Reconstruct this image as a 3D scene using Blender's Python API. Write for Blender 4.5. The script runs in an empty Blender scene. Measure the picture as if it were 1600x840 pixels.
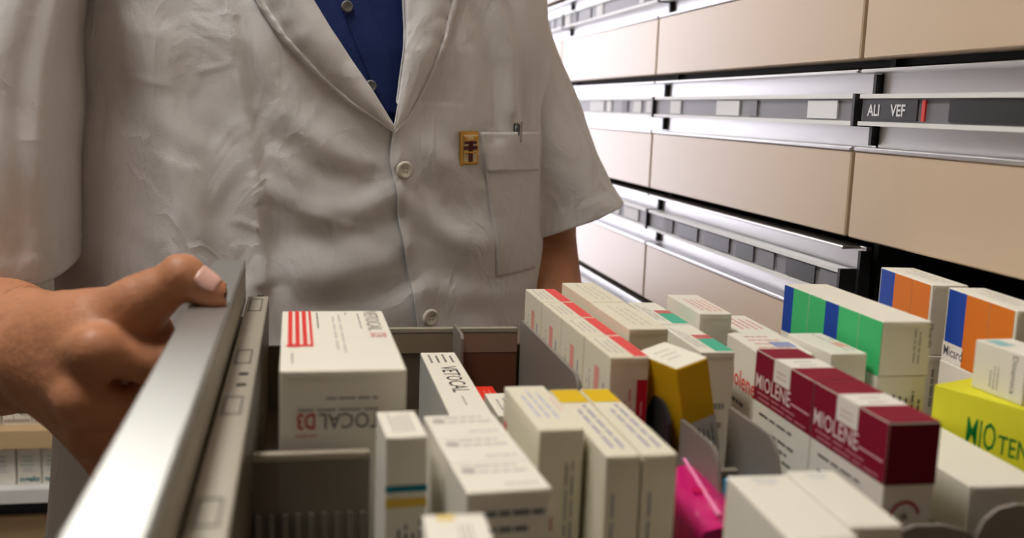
import bpy, bmesh, math, random
import numpy as np
from mathutils import Vector, Matrix, noise
random.seed(7)
scene = bpy.context.scene
COL = scene.collection

# ------------------------------------------------------------------ camera
FPX = 1600.0
CH = 1.2                                   # lens height above the floor
_d = np.array([472 - 800, 159 - 420, FPX]); _d /= np.linalg.norm(_d)
_x = np.array([1, .005, 0.]); _x[2] = -(_x[0]*_d[0] + _x[1]*_d[1]) / _d[2]; _x /= np.linalg.norm(_x)
_n = np.cross(_d, _x)
_n = _n if _n[1] > 0 else -_n
# camera axes in the room (right, down, forward) -> room (X right, Y away, Z up)
RIGHT = Vector((_x[0], _d[0], -_n[0])); DOWN = Vector((_x[1], _d[1], -_n[1])); FWD = Vector((_x[2], _d[2], -_n[2]))
cam_data = bpy.data.cameras.new('camera'); cam = bpy.data.objects.new('camera', cam_data); COL.objects.link(cam)
cam_data.sensor_width = 36; cam_data.lens = 36 * FPX / 1600; cam_data.clip_start = .01
m = Matrix((RIGHT, -DOWN, -FWD)).transposed().to_4x4(); m.translation = (0, 0, CH)
cam.matrix_world = m
cam_data.dof.use_dof = True; cam_data.dof.focus_distance = .86; cam_data.dof.aperture_fstop = 6.3
scene.camera = cam

# ------------------------------------------------------------------ world, exposure
w = bpy.data.worlds.new('world'); scene.world = w; w.use_nodes = True
w.node_tree.nodes['Background'].inputs[0].default_value = (.75, .8, .9, 1)
w.node_tree.nodes['Background'].inputs[1].default_value = .1
vs = scene.view_settings
vs.view_transform = 'Standard'; vs.look = 'None'; vs.gamma = 1; vs.use_curve_mapping = False
vs.exposure = 0.28
LAMP_POWER = 22.0          # ceiling diffusers, emission strength
WINDOW_POWER = 3.7        # daylight panes at the end of the aisle

# ------------------------------------------------------------------ survey helpers
def un(px, py, Z=None, Y=None, X=None):
    r = RIGHT*(px-800) + DOWN*(py-420) + FWD*FPX
    t = (Z-CH)/r.z if Z is not None else Y/r.y if Y is not None else X/r.x
    return Vector((0, 0, CH)) + r*t

# ------------------------------------------------------------------ materials
MATS = {}
def mat(name, col, rough=.5, metal=0., spec=.5, bump=0, bscale=50, var=0, vscale=8, aniso=None, trans=0, emit=None, estr=0, sss=0, alpha=1, stretch=None):
    if name in MATS: return MATS[name]
    M = bpy.data.materials.new(name); M.use_nodes = True; MATS[name] = M
    nt = M.node_tree; b = nt.nodes['Principled BSDF']
    b.inputs['Base Color'].default_value = (*col, 1); b.inputs['Roughness'].default_value = rough
    b.inputs['Metallic'].default_value = metal; b.inputs['Specular IOR Level'].default_value = spec
    b.inputs['Transmission Weight'].default_value = trans; b.inputs['Alpha'].default_value = alpha
    if sss: b.inputs['Subsurface Weight'].default_value = sss; b.inputs['Subsurface Radius'].default_value = (.012, .005, .003); b.inputs['Subsurface Scale'].default_value = .6
    if emit: b.inputs['Emission Color'].default_value = (*emit, 1); b.inputs['Emission Strength'].default_value = estr
    tc = nt.nodes.new('ShaderNodeTexCoord'); mp = nt.nodes.new('ShaderNodeMapping')
    nt.links.new(tc.outputs['Object'], mp.inputs[0])
    if stretch: mp.inputs['Scale'].default_value = stretch
    if var:
        n = nt.nodes.new('ShaderNodeTexNoise'); n.inputs['Scale'].default_value = vscale; n.inputs['Detail'].default_value = 4
        nt.links.new(mp.outputs[0], n.inputs['Vector'])
        mx = nt.nodes.new('ShaderNodeMix'); mx.data_type = 'RGBA'
        mx.inputs[6].default_value = (*[c*(1-var) for c in col], 1); mx.inputs[7].default_value = (*[min(1, c*(1+var)) for c in col], 1)
        nt.links.new(n.outputs['Fac'], mx.inputs[0]); nt.links.new(mx.outputs[2], b.inputs['Base Color'])
    if bump:
        n = nt.nodes.new('ShaderNodeTexNoise'); n.inputs['Scale'].default_value = bscale; n.inputs['Detail'].default_value = 3
        nt.links.new(mp.outputs[0], n.inputs['Vector'])
        bp = nt.nodes.new('ShaderNodeBump'); bp.inputs['Strength'].default_value = bump; bp.inputs['Distance'].default_value = .002
        nt.links.new(n.outputs['Fac'], bp.inputs['Height']); nt.links.new(bp.outputs[0], b.inputs['Normal'])
    return M
def ink(rgb):
    """flat printed colour given as 0-255 sRGB"""
    lin = tuple(((c/255+.055)/1.055)**2.4 if c > 10 else c/255/12.92 for c in rgb)
    return mat('ink_%d_%d_%d' % rgb, lin, .6, spec=.15)
def srgb(*rgb): return tuple(((c/255+.055)/1.055)**2.4 if c > 10 else c/255/12.92 for c in rgb)

CARD = mat('white_card', srgb(236, 232, 220), .5, spec=.35, var=.02, vscale=20)
CARD2 = mat('cream_card', srgb(230, 224, 204), .5, spec=.35, var=.02, vscale=20)
ALU = mat('brushed_aluminium', (.74, .74, .76), .33, 1., bump=.08, bscale=60, stretch=(80, 1, 80))
ALU2 = mat('satin_aluminium', (.54, .55, .54), .42, 1., bump=.05, bscale=60, stretch=(80, 1, 80))
BROWN = mat('smoke_brown_plastic', srgb(84, 72, 56), .4, var=.06, vscale=20)
GREYMET = mat('grey_painted_steel', srgb(168, 162, 148), .5, .3, var=.04, vscale=30)
DARK = mat('dark_recess', (.012, .012, .014), .6)
BEIGE = mat('beige_laminate', srgb(206, 184, 158), .30, spec=.62, var=.03, vscale=3, bump=.03, bscale=300)
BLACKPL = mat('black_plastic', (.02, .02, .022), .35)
GREYPL = mat('grey_plastic', (.16, .155, .17), .4)
WHITEPL = mat('white_plastic', (.78, .78, .78), .35)
ACRYL = mat('smoky_acrylic', (.20, .165, .13), .22, spec=.5, trans=.0, alpha=.62)
ACRYL2 = mat('grey_acrylic', (.26, .235, .21), .3, spec=.5, alpha=.9)
COAT = mat('white_cotton', srgb(220, 219, 221), .85, spec=.2, bump=.25, bscale=900, var=.015, vscale=12)
def crumple(M, scale, dist, strength):
    nt = M.node_tree; b = nt.nodes['Principled BSDF']; old = b.inputs['Normal'].links[0].from_socket
    tc = nt.nodes.new('ShaderNodeTexCoord'); mp = nt.nodes.new('ShaderNodeMapping'); mp.inputs['Scale'].default_value = (1, 1, .55); mp.inputs['Rotation'].default_value = (0, .35, 0)
    n = nt.nodes.new('ShaderNodeTexNoise'); n.inputs['Scale'].default_value = scale; n.inputs['Detail'].default_value = 3; n.inputs['Distortion'].default_value = 1.2
    r = nt.nodes.new('ShaderNodeMath'); r.operation = 'PINGPONG'; r.inputs[1].default_value = .5
    bp = nt.nodes.new('ShaderNodeBump'); bp.inputs['Strength'].default_value = strength; bp.inputs['Distance'].default_value = dist
    nt.links.new(tc.outputs['Object'], mp.inputs[0]); nt.links.new(mp.outputs[0], n.inputs['Vector']); nt.links.new(n.outputs['Fac'], r.inputs[0]); nt.links.new(r.outputs[0], bp.inputs['Height'])
    nt.links.new(old, bp.inputs['Normal']); nt.links.new(bp.outputs[0], b.inputs['Normal'])
crumple(COAT, 16, .012, .55)
NAVY = mat('navy_shirt', srgb(40, 56, 112), .8, spec=.2, bump=.3, bscale=700, var=.12, vscale=60)
SKIN = mat('tanned_skin', srgb(184, 126, 92), .5, spec=.4, bump=.45, bscale=140, var=.24, vscale=38, sss=.12)
NAIL = mat('fingernail', srgb(226, 178, 166), .25, spec=.6)
PINKPL = mat('pink_film', srgb(226, 30, 128), .18, spec=.7, alpha=.85, var=.25, vscale=60)

# ------------------------------------------------------------------ object helpers
def mk(name, bm, material=None, parent=None, smooth=False, mats=None):
    me = bpy.data.meshes.new(name); bm.normal_update(); bm.to_mesh(me); bm.free()
    for mm in (mats or ([material] if material else [])): me.materials.append(mm)
    if smooth:
        for p in me.polygons: p.use_smooth = True
    o = bpy.data.objects.new(name, me); COL.objects.link(o); o.parent = parent
    return o
def thing(name, label, cat, loc=(0, 0, 0), rz=0, group=None):
    o = bpy.data.objects.new(name, None); COL.objects.link(o); o.empty_display_size = .05
    o.location = loc; o.rotation_euler = (0, 0, rz)
    return tag(o, label, cat, group)
def tag(o, label, cat, group=None):
    o['label'] = label; o['category'] = cat
    if group: o['group'] = group
    return o
def struct(o, label=None):
    o['kind'] = 'structure'
    if label: o['label'] = label
    return o
def bx(bm, x0, y0, z0, x1, y1, z1, mi=0):
    v = [bm.verts.new(c) for c in ((x0,y0,z0),(x1,y0,z0),(x1,y1,z0),(x0,y1,z0),(x0,y0,z1),(x1,y0,z1),(x1,y1,z1),(x0,y1,z1))]
    for f in ((0,3,2,1),(4,5,6,7),(0,1,5,4),(1,2,6,5),(2,3,7,6),(3,0,4,7)):
        bm.faces.new([v[i] for i in f]).material_index = mi
    return v
def bevel(bm, r, seg=2):
    bmesh.ops.bevel(bm, geom=list(bm.edges), offset=r, segments=seg, profile=.5, affect='EDGES')
def box(name, a, b, material, parent=None, r=0, seg=2):
    bm = bmesh.new(); bx(bm, *a, *b)
    if r: bevel(bm, r, seg)
    return mk(name, bm, material, parent)
def prism(name, pts, axis, t0, t1, material, parent=None, r=0):
    """extrude an outline; axis 'x': pts are (y,z), 'y': (x,z), 'z': (x,y)"""
    bm = bmesh.new()
    def P(p, t): return {'x': (t, p[0], p[1]), 'y': (p[0], t, p[1]), 'z': (p[0], p[1], t)}[axis]
    A = [bm.verts.new(P(p, t0)) for p in pts]; B = [bm.verts.new(P(p, t1)) for p in pts]
    n = len(pts); bm.faces.new(A); bm.faces.new(B[::-1])
    for i in range(n): bm.faces.new((A[i], B[i], B[(i+1) % n], A[(i+1) % n]))
    bmesh.ops.recalc_face_normals(bm, faces=bm.faces)
    if r: bevel(bm, r, 1)
    return mk(name, bm, material, parent)
def grid_mesh(bm, P, mi=0, closed_u=False):
    """P[i][j] points -> quads"""
    V = [[bm.verts.new(p) for p in row] for row in P]
    ni, nj = len(V), len(V[0])
    for i in range(ni-1):
        for j in range(nj if closed_u else nj-1):
            f = bm.faces.new((V[i][j], V[i][(j+1) % nj], V[i+1][(j+1) % nj], V[i+1][j])); f.material_index = mi; f.smooth = True
    return V

_txt = {}
def text_tris(s, bold=0.):
    """flat glyph triangles of a word at size 1, baseline at 0, plus its width"""
    if (s, bold) in _txt: return _txt[(s, bold)]
    cu = bpy.data.curves.new('t', 'FONT'); cu.body = s; cu.size = 1; cu.resolution_u = 2; cu.offset = bold
    o = bpy.data.objects.new('t', cu); COL.objects.link(o)
    dg = bpy.context.evaluated_depsgraph_get(); me = o.evaluated_get(dg).to_mesh()
    me.calc_loop_triangles()
    vs_ = [tuple(v.co) for v in me.vertices]; tr = [tuple(t.vertices) for t in me.loop_triangles]
    wd = max([v[0] for v in vs_] + [.01])
    o.evaluated_get(dg).to_mesh_clear(); bpy.data.objects.remove(o); bpy.data.curves.remove(cu)
    _txt[(s, bold)] = (vs_, tr, wd)
    return _txt[(s, bold)]

# ------------------------------------------------------------------ the room
W = .46                                    # plane of the drawer fronts
FLOORM = mat('grey_floor_tiles', srgb(120, 114, 106), .35, var=.08, vscale=3)
DIMWALL = mat('grey_beige_wall_paint', srgb(150, 140, 126), .8, bump=.1, bscale=200)
WALLM = mat('white_wall_paint', srgb(226, 222, 214), .8, bump=.1, bscale=200)
struct(box('floor', (-2.3, -1.6, -.05), (1.1, 4.8, 0), FLOORM))
struct(box('ceiling', (-2.3, -1.6, 2.6), (1.1, 4.8, 2.65), WALLM))
struct(box('wall_left', (-2.35, -1.6, 0), (-2.3, 4.8, 2.6), DIMWALL))
struct(box('wall_right', (1.07, -1.6, 0), (1.12, 4.8, 2.6), WALLM))
struct(box('wall_near', (-2.3, -1.65, 0), (1.1, -1.6, 2.6), DIMWALL))
bm = bmesh.new()                            # far wall with a wide glazed opening
bx(bm, -2.3, 4.75, 0, -1.04, 4.8, 2.6); bx(bm, .42, 4.75, 0, 1.1, 4.8, 2.6); bx(bm, -1.04, 4.75, 2.35, .42, 4.8, 2.6); bx(bm, -1.04, 4.75, 0, .42, 4.8, .3)
struct(mk('wall_far', bm, WALLM))
bm = bmesh.new(); bx(bm, -1.04, 4.76, .3, .42, 4.79, .34); bx(bm, -1.04, 4.76, 2.31, .42, 4.79, 2.35)
for x in (-1.04, -.31, .38): bx(bm, x, 4.755, .34, x+.04, 4.795, 2.31)
win = struct(mk('window_1', bm, WHITEPL))
DAY = mat('daylit_pane', (.9, .95, 1), .2, emit=(.90, .87, 1), estr=WINDOW_POWER)
for x in (-1.0, -.27): box('pane', (x, 4.77, .34), (x+.69 if x > -1.5 else x+.67, 4.775, 2.31), DAY, win)
LAMPM = mat('lamp_diffuser', (.9, .9, .85), .5, emit=(1, .955, .88), estr=LAMP_POWER)
for i, (x, y, lx, ly) in enumerate(((-.50, .62, .34, .8), (-.50, 2.7, .34, 1.0))):
    t = thing('ceiling_light', ['long ceiling light above the open drawer', 'long ceiling light behind the person'][i], 'lamp', (x, y, 2.6), group='ceiling lights')
    box('housing', (-lx/2-.02, -ly/2-.02, -.05), (lx/2+.02, ly/2+.02, 0), WHITEPL, t)
    box('diffuser', (-lx/2, -ly/2, -.062), (lx/2, ly/2, -.051), LAMPM, t)

# ------------------------------------------------------------------ wall of drawers
PITCH, PH, CLEN, Y0 = .15, .0765, .517, .802
def pbot(k): return 1.2525 - PITCH*k
cols = {j: Y0 + CLEN*j for j in range(-2, 6)}
bm = bmesh.new()                            # carcass with an open bay for every drawer
XB = 1.05
bx(bm, XB, -.3, 0, XB+.015, 3.9, 2.3)
for j in range(-2, 7): y = Y0 + CLEN*j; bx(bm, W+.03, y-.004, .62, XB, y+.004, 1.75)
for k in range(-3, 5): z = pbot(k)-.004; bx(bm, W+.035, -.24, z, XB, 3.9, z+.006)
struct(mk('wall_cabinet', bm, DARK), 'dark carcass holding the rows of drawers')['kind'] = 'structure'
struct(box('wall_cabinet_plinth', (W+.01, -.24, 0), (XB, 3.9, .795), BEIGE))
struct(box('wall_cabinet_top', (W+.01, -.24, 1.70), (XB, 3.9, 2.3), BEIGE))

ROWN = {-2: 'in the second row above the frame', -1: 'in the row above the frame', 0: 'in the top row', 1: 'in the middle row', 2: 'in the lower row', 3: 'in the bottom row'}
COLN = {-2: 'beyond the right edge', -1: 'at the right edge', 0: 'second from the right', 1: 'third from the right', 2: 'fourth from the right', 3: 'fifth from the right', 4: 'at the far end'}
_sh = {}
def part(name, key, build, material, parent):
    if key not in _sh:
        o = mk(name, build(), material, parent); _sh[key] = o.data
    else:
        o = bpy.data.objects.new(name, _sh[key]); COL.objects.link(o); o.parent = parent
    return o
L = CLEN - .006
def b_panel():
    bm = bmesh.new(); bx(bm, 0, .003, 0, .02, .003+L, PH-.003); bevel(bm, .0012, 1); return bm
def b_trim():
    bm = bmesh.new(); bx(bm, -.0015, .003, PH-.003, .022, .003+L, PH+.0005); bevel(bm, .0008, 1); return bm
def b_channel():
    bm = bmesh.new(); bx(bm, .017, -.006, PH+.0005, .022, L-.004, PITCH-.0085); return bm
def b_lip():
    bm = bmesh.new(); bx(bm, -.001, .003, PITCH-.0115, .022, .003+L, PITCH-.0085); bevel(bm, .0008, 1); return bm
def b_holder():
    bm = bmesh.new(); z0 = PH + .0185
    bx(bm, -.001, .005, z0, .017, .001+L, z0+.0035); bx(bm, -.001, .005, z0+.0225, .017, .001+L, z0+.026); return bm
def b_strip():
    bm = bmesh.new(); z0 = PH + .022; bx(bm, .002, .005, z0, .016, .001+L, z0+.019); return bm
def b_end():
    bm = bmesh.new(); z0 = PH + .0175; bx(bm, -.002, .001, z0, .017, .005, z0+.0275); return bm
def b_body():
    bm = bmesh.new(); bx(bm, .022, .012, .006, .5, .012+L-.018, .012); bx(bm, .022, .012, .012, .5, .016, .1); bx(bm, .022, L-.01, .012, .5, L-.006, .1); return bm
def b_post():
    bm = bmesh.new(); bx(bm, .012, -.0062, PH+.002, .0225, -.002, PITCH-.012); return bm
CARDW = mat('label_card_white', srgb(226, 226, 230), .5); CARDG = mat('label_card_grey', srgb(120, 118, 126), .5)
REDPL = mat('red_marker', srgb(214, 40, 40), .4)
for k in range(-2, 4):
    for j in range(-2, 5):
        if k == 2 and j == -1: continue             # the drawer that is pulled out
        d = thing('wall_drawer', f'beige wall drawer {ROWN[k]}, {COLN[j]}', 'drawer', (W, cols[j], pbot(k)), group='closed wall drawers')
        part('front_panel', 'panel', b_panel, BEIGE, d)
        part('panel_trim', 'trim', b_trim, ALU, d)
        part('handle_channel', 'chan', b_channel, ALU, d)
        part('top_lip', 'lip', b_lip, ALU, d)
        part('drawer_body', 'body', b_body, GREYMET, d)
        part('end_post', 'post', b_post, BLACKPL, d)
        h = part('label_holder', 'holder', b_holder, WHITEPL, d)
        part('label_strip', 'strip', b_strip, GREYPL, h); part('end_cap', 'end', b_end, BLACKPL, h)
        z0 = PH + .0235
        if k == 1 and j == -1:
            seg = [(.30, .39, BLACKPL), (.20, .28, BLACKPL), (.42, .424, REDPL), (.08, .17, BLACKPL), (.43, .508, BLACKPL)]
        else:
            y = L - .002; seg = []
            while y > .03:
                ln = random.uniform(.02, .085); c = random.choice((CARDW, CARDG, BLACKPL, CARDW, GREYPL, BLACKPL))
                if random.random() < .75: seg.append((max(.008, y-ln), y, c))
                y -= ln + random.uniform(.004, .03)
        for (a, b, c) in seg:
            box('label_card', (.0005, a, z0), (.002, b, z0+.016), c, h)
        if k == 1 and j == -1:
            for s, y in (('ALI', .500), ('VEF', .466)):
                vs_, tr, wd = text_tris(s, .02); bm = bmesh.new()
                V = [bm.verts.new((.0002, y - v[0]*.013, z0+.0035+v[1]*.013)) for v in vs_]
                for t in tr: bm.faces.new([V[i] for i in t])
                mk('label_text', bm, CARDW, h)

# ------------------------------------------------------------------ the pulled-out drawer
RZ = 1.078                                   # top of its handle rail
DY0, DY1 = .245, .806
DF = .962                                    # inside floor height
d = thing('open_drawer', 'pulled-out drawer with aluminium handle rail, gripped by the hand', 'drawer', (-.066, DY0, .955))
def P(o): return o
def wbox(name, a, b, material, parent=d, r=0):
    """box in room coordinates, parented to the drawer"""
    q = parent.matrix_world.translation if False else Vector((-.066, DY0, .955))
    return box(name, tuple(Vector(a)-q), tuple(Vector(b)-q), material, parent, r)
wbox('handle_rail', (-.066, DY0, RZ-.006), (-.042, DY1, RZ), ALU2, r=.0012)
wbox('rail_web', (-.046, DY0, RZ-.032), (-.042, DY1-.001, RZ-.006), GREYMET)
wbox('handle_channel', (-.050, DY0, RZ-.058), (-.047, DY1-.001, RZ-.006), ALU)
wbox('front_panel', (-.066, DY0, .945), (-.047, DY1, RZ-.058), BEIGE, r=.001)
led = wbox('inner_ledge', (-.040, DY0+.01, 1.047), (-.0245, DY1-.002, 1.050), GREYMET, r=.0008)
wbox('inner_wall', (-.0275, DY0+.01, DF), (-.0245, DY1-.004, 1.047), BROWN)
wbox('gap_shade_strip', (-.047, DY0, 1.030), (-.040, DY1-.003, 1.034), DARK)  # dark strip standing in for the shade inside the open gap
OUTL = mat('stamped_outline', (.16, .15, .13), .6)
q = Vector((-.066, DY0, .955))
def ring(name, x0, y0, x1, y1, z, t, parent):
    bm = bmesh.new()
    for a in ((x0,y0,x1,y0+t),(x0,y1-t,x1,y1),(x0,y0+t,x0+t,y1-t),(x1-t,y0+t,x1,y1-t)):
        bx(bm, a[0]-q.x, a[1]-q.y, z-q.z, a[2]-q.x, a[3]-q.y, z+.0004-q.z)
    return mk(name, bm, OUTL, parent)
for (pa, pb) in ((467, 486), (547, 568), (620, 648), (778, 822)):
    a = un(340, pb, Z=1.05).y; b = un(340, pa, Z=1.05).y
    ring('slot_outline', -.0378, a, -.0282, b, 1.0500, .0012, led)
for py in (462, 584, 601):
    y = un(380, py, Z=1.05).y
    bm = bmesh.new(); bx(bm, -.0335-q.x, y-.0022-q.y, 1.05-q.z, -.0285-q.x, y+.0022-q.y, 1.0504-q.z); mk('stamped_hole', bm, DARK, led)
wbox('drawer_floor', (-.027, DY0+.01, DF-.006), (.62, DY1-.004, DF), BROWN)
wbox('far_side_wall', (-.027, DY1-.012, DF), (.62, DY1-.007, 1.012), BROWN)
wbox('near_side_wall', (-.027, DY0+.008, DF), (.62, DY0+.012, 1.0), GREYMET)
wbox('back_wall', (.617, DY0+.01, DF), (.62, DY1-.008, 1.02), GREYMET)

# ------------------------------------------------------------------ printed cartons
def carton(name, label, NL, w_, l_, ztop, zbase=DF, ang=0, prints=(), card=CARD, group=None, rx=0, ry=0, cat='box', edge=.0007):
    """NL: near-left corner (X,Y). local x to the right, y away, z up"""
    h = ztop - zbase
    t = thing(name, label, cat, (NL[0], NL[1], zbase), math.radians(ang), group)
    t.rotation_euler = (math.radians(rx), math.radians(ry), math.radians(ang))
    bm = bmesh.new(); bx(bm, 0, 0, 0, w_, l_, h); bevel(bm, edge, 2)
    mk('carton', bm, card, t)
    # tuck flaps: a closing flap standing a hair proud of the near end, its cut line below the top edge
    bm = bmesh.new(); e = .0012
    bx(bm, e*1.5, -.0004, h-.0035, w_-e*1.5, .0002, h-.0006)
    mk('tuck_flap', bm, card, t)
    if prints:
        bm = bmesh.new(); ml = []; lay = [0]
        def mi(c):
            M = ink(c)
            if M not in ml: ml.append(M)
            return ml.index(M)
        def pos(face, u, v, o):
            if face == 'T': return (u, v, h+o)
            if face == 'F': return (u, -o-.0004, v)
            if face == 'L': return (-o, l_-u, v)      # u runs from the far end to the near end
            if face == 'R': return (w_+o, u, v)
        for p in prints:
            lay[0] += 1; o = .00012 + .00002*lay[0]
            f = p[0]
            U, Vv = {'T': (w_, l_), 'F': (w_, h), 'L': (l_, h), 'R': (l_, h)}[f]
            if p[1] == 'r':                            # rectangle in fractions of the face
                _, _, u0, v0, u1, v1, c = p
                vv = [bm.verts.new(pos(f, a*U, b*Vv, o)) for a, b in ((u0,v0),(u1,v0),(u1,v1),(u0,v1))]
                bm.faces.new(vv).material_index = mi(c)
            elif p[1] == 'lines':                      # rows of tiny unreadable print
                _, _, u0, v0, u1, v1, n, dirn, c = p
                rr = random.Random(hash((round(u0, 3), n, round(v1, 3))) & 255)
                for i in range(n):
                    a = rr.uniform(.0, .10); end = rr.uniform(.7, 1); s0, s1 = (i+.3)/n, (i+.3+min(.34, .012*n/max(.02, 1)+.26))/n
                    while a < end:                     # broken into words
                        b = min(end, a + rr.uniform(.10, .26))
                        if dirn == 'u': q4 = (u0+(u1-u0)*a, v0+(v1-v0)*s0, u0+(u1-u0)*b, v0+(v1-v0)*s1)
                        else: q4 = (u0+(u1-u0)*s0, v0+(v1-v0)*a, u0+(u1-u0)*s1, v0+(v1-v0)*b)
                        vv = [bm.verts.new(pos(f, x*U, y*Vv, o)) for x, y in ((q4[0],q4[1]),(q4[2],q4[1]),(q4[2],q4[3]),(q4[0],q4[3]))]
                        bm.faces.new(vv).material_index = mi(c)
                        a = b + .035
            elif p[1] == 't':                          # lettering: start point, length along its own direction, height
                _, _, s, u, v, lw, lh, rot, c = p[:9]
                bold = p[9] if len(p) > 9 else .0
                vs_, tr, wd = text_tris(s, bold); cr, sr = math.cos(math.radians(rot)), math.sin(math.radians(rot))
                V = []
                for x, y, _z in vs_:
                    a, b = x/wd*lw, y/.72*lh
                    V.append(bm.verts.new(pos(f, u*U + a*cr - b*sr, v*Vv + a*sr + b*cr, o)))
                k = mi(c)
                for tt in tr:
                    try: bm.faces.new([V[i] for i in tt]).material_index = k
                    except ValueError: pass
            elif p[1] == 'arc':                        # ring segment
                _, _, u, v, r0, r1, a0, a1, c = p
                n = 20; prev = None
                for i in range(n+1):
                    a = math.radians(a0+(a1-a0)*i/n)
                    cur = [bm.verts.new(pos(f, u*U+r*math.cos(a), v*Vv+r*math.sin(a), o)) for r in (r0, r1)]
                    if prev: bm.faces.new((prev[0], cur[0], cur[1], prev[1])).material_index = mi(c)
                    prev = cur
        mk('printing', bm, None, t, mats=ml)['kind'] = 'stuff'
    return t
K = (62, 60, 62); G = (120, 118, 116); LG = (165, 162, 156); RED = (222, 62, 62); PINK = (226, 110, 110)
BLUE = (30, 72, 170); GREEN = (72, 196, 122); ORANGE = (226, 122, 20); YEL = (222, 186, 32); MAR = (134, 22, 48); TEAL = (80, 180, 150); WHITE = (236, 232, 224)
def b_(h): return DF + h

# A big calcium carton
carton('medicine_box', 'large white tablet carton with red stripes on its lid, nearest the handle rail', (-.0105, .513), .064, .152, 1.066, ang=.5, prints=[
    ('T','r',.06,.36,.10,1,RED), ('T','r',.125,.36,.165,1,RED), ('T','r',.19,.36,.23,1,RED), ('T','r',.255,.36,.28,1,RED), ('T','arc',.11,.36,.003,.0042,0,360,RED), ('T','r',.06,.345,.28,.375,RED),
    ('T','lines',.085,.08,.115,.28,1,'v',K), ('T','lines',.32,.65,.36,.98,1,'v',K),
    ('T','t','VETOCAL',.80,.985,.058,.009,-90,LG,.004), ('T','t','D3',.80,.565,.012,.010,-90,(232,170,170),.01), ('T','lines',.72,.62,.76,.98,1,'v',G), ('T','lines',.46,.22,.58,.95,2,'v',(196,192,186)), ('T','lines',.6,.9,.64,.97,1,'v',K),
    ('F','t','VETOCAL',.97,.785,.0425,.0085,180,(96,92,90),.0), ('F','t','D3',.285,.785,.0095,.0085,180,(190,70,66),.02),
    ('F','lines',.36,.845,.90,.88,1,'u',G), ('F','lines',.10,.79,.80,.82,1,'u',G), ('F','lines',.12,.66,.32,.69,1,'u',(200,120,110))])
# B second calcium carton
carton('medicine_box', 'long narrow white carton with dark lettering on top, right of the striped carton', (.0865, .575), .0255, .160, 1.0205, ang=0, prints=[
    ('T','t','VETOCAL',.36,.74,.066,.0115,-90,K,.004), ('T','lines',.1,.80,.9,.97,4,'v',G), ('T','lines',.45,.15,.6,.28,1,'v',LG), ('L','r',0,0,1,.985,(176,176,172))])  # grey over the left face is its shade, painted on white card
# C small carton with teal and yellow line
carton('medicine_box', 'small upright white carton with a teal and a yellow line across its front', (.0385, .452), .0192, .040, 1.050, ang=2.7, prints=[
    ('F','r',.0,.70,1,.735,(20,120,140)), ('F','r',0,.615,1,.665,(222,190,80)), ('F','lines',.08,.02,.95,.56,5,'v',K), ('T','lines',.2,.15,.8,.9,5,'v',LG)])
# D three alike in a row
for i, (lab, y) in enumerate((('front', .405), ('middle', .4415), ('back', .478))):
    carton('medicine_box', f'white carton with grey printed lid, {lab} one of three pushed together in a row', (.0688-.0019*i, y), .0372, .0362, 1.0405, ang=3.5, group='three cartons in a row', prints=[
        ('T','lines',.1,.55,.9,.95,2,'u',(188,186,184)), ('T','lines',.45,.12,.95,.3,1,'u',(196,194,190)), ('T','r',.08,.62,.24,.75,(176,172,168)),
        ('F','lines',.15,.18,.95,.92,8,'u',(112,120,126))], card=CARD)
# E foremost little carton
carton('medicine_box', 'little white carton with a pale yellow corner at the bottom edge of the picture', (.0432, .322), .0235, .040, 1.0495, ang=-2, prints=[
    ('T','r',.22,.84,.5,.98,(226,204,130)), ('T','lines',.5,.3,.75,.85,3,'v',LG)])
# F tall white
carton('medicine_box', 'tall white carton with red words on its near end, beside the yellow-ended pair', (.1115, .457), .0222, .077, 1.050, ang=1.6, card=CARD2, prints=[
    ('T','lines',.15,.2,.75,.96,3,'v',(186,188,214)), ('T','lines',.8,.35,.95,.7,1,'v',(226,186,190)), ('F','r',.1,.42,.36,.5,(176,72,60)), ('F','r',.1,.28,.33,.38,(176,72,60)), ('F','lines',.58,.2,.85,.88,2,'v',(150,150,160)), ('F','r',.08,.1,.4,.22,(60,70,110)),
    ('L','r',.05,.62,.13,.8,(222,120,110))])
# G pair with yellow ends
for i, (x, lab) in enumerate(((.1368, 'left'), (.1546, 'right'))):
    carton('medicine_box', f'slim white carton with a yellow lid end, {lab} of the pair', (x, .430), .0168, .112, 1.0455, ang=.2, group='pair of cartons with yellow ends', card=CARD2, prints=[
        ('T','r',.03,.76,.97,.985,YEL), ('T','lines',.25,.08,.85,.72,2,'v',(150,146,176)), ('F','lines',.15,.1,.35,.92,1,'v',(140,146,166))])
# H four with red lid stripe
for i, lab in enumerate(('nearest', 'second', 'third', 'farthest')):
    carton('medicine_box', f'white carton with red-edged lid, {lab} in the row of four', (.1765-.0006*i, .5565+.0565*i), .0240, .0555, 1.060, ang=.4, group='four cartons with red-edged lids', card=CARD2, prints=[
        ('T','r',.62,.02,.97,.98,(226,86,86)), ('T','lines',.1,.15,.55,.9,3,'v',(190,188,186)), ('L','lines',.12,.2,.32,.9,2,'v',(176,176,172)), ('L','r',.45,.35,.62,.88,(232,160,150)), ('L','lines',.72,.4,.9,.85,1,'v',(170,170,190)),
        ('F','r',.70,.05,.97,.86,(196,30,54)), ('F','lines',.76,.15,.92,.8,1,'v',(224,150,160)), ('F','lines',.35,.1,.6,.84,2,'v',(216,110,120)), ('F','lines',.06,.15,.26,.8,2,'v',LG)])
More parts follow.
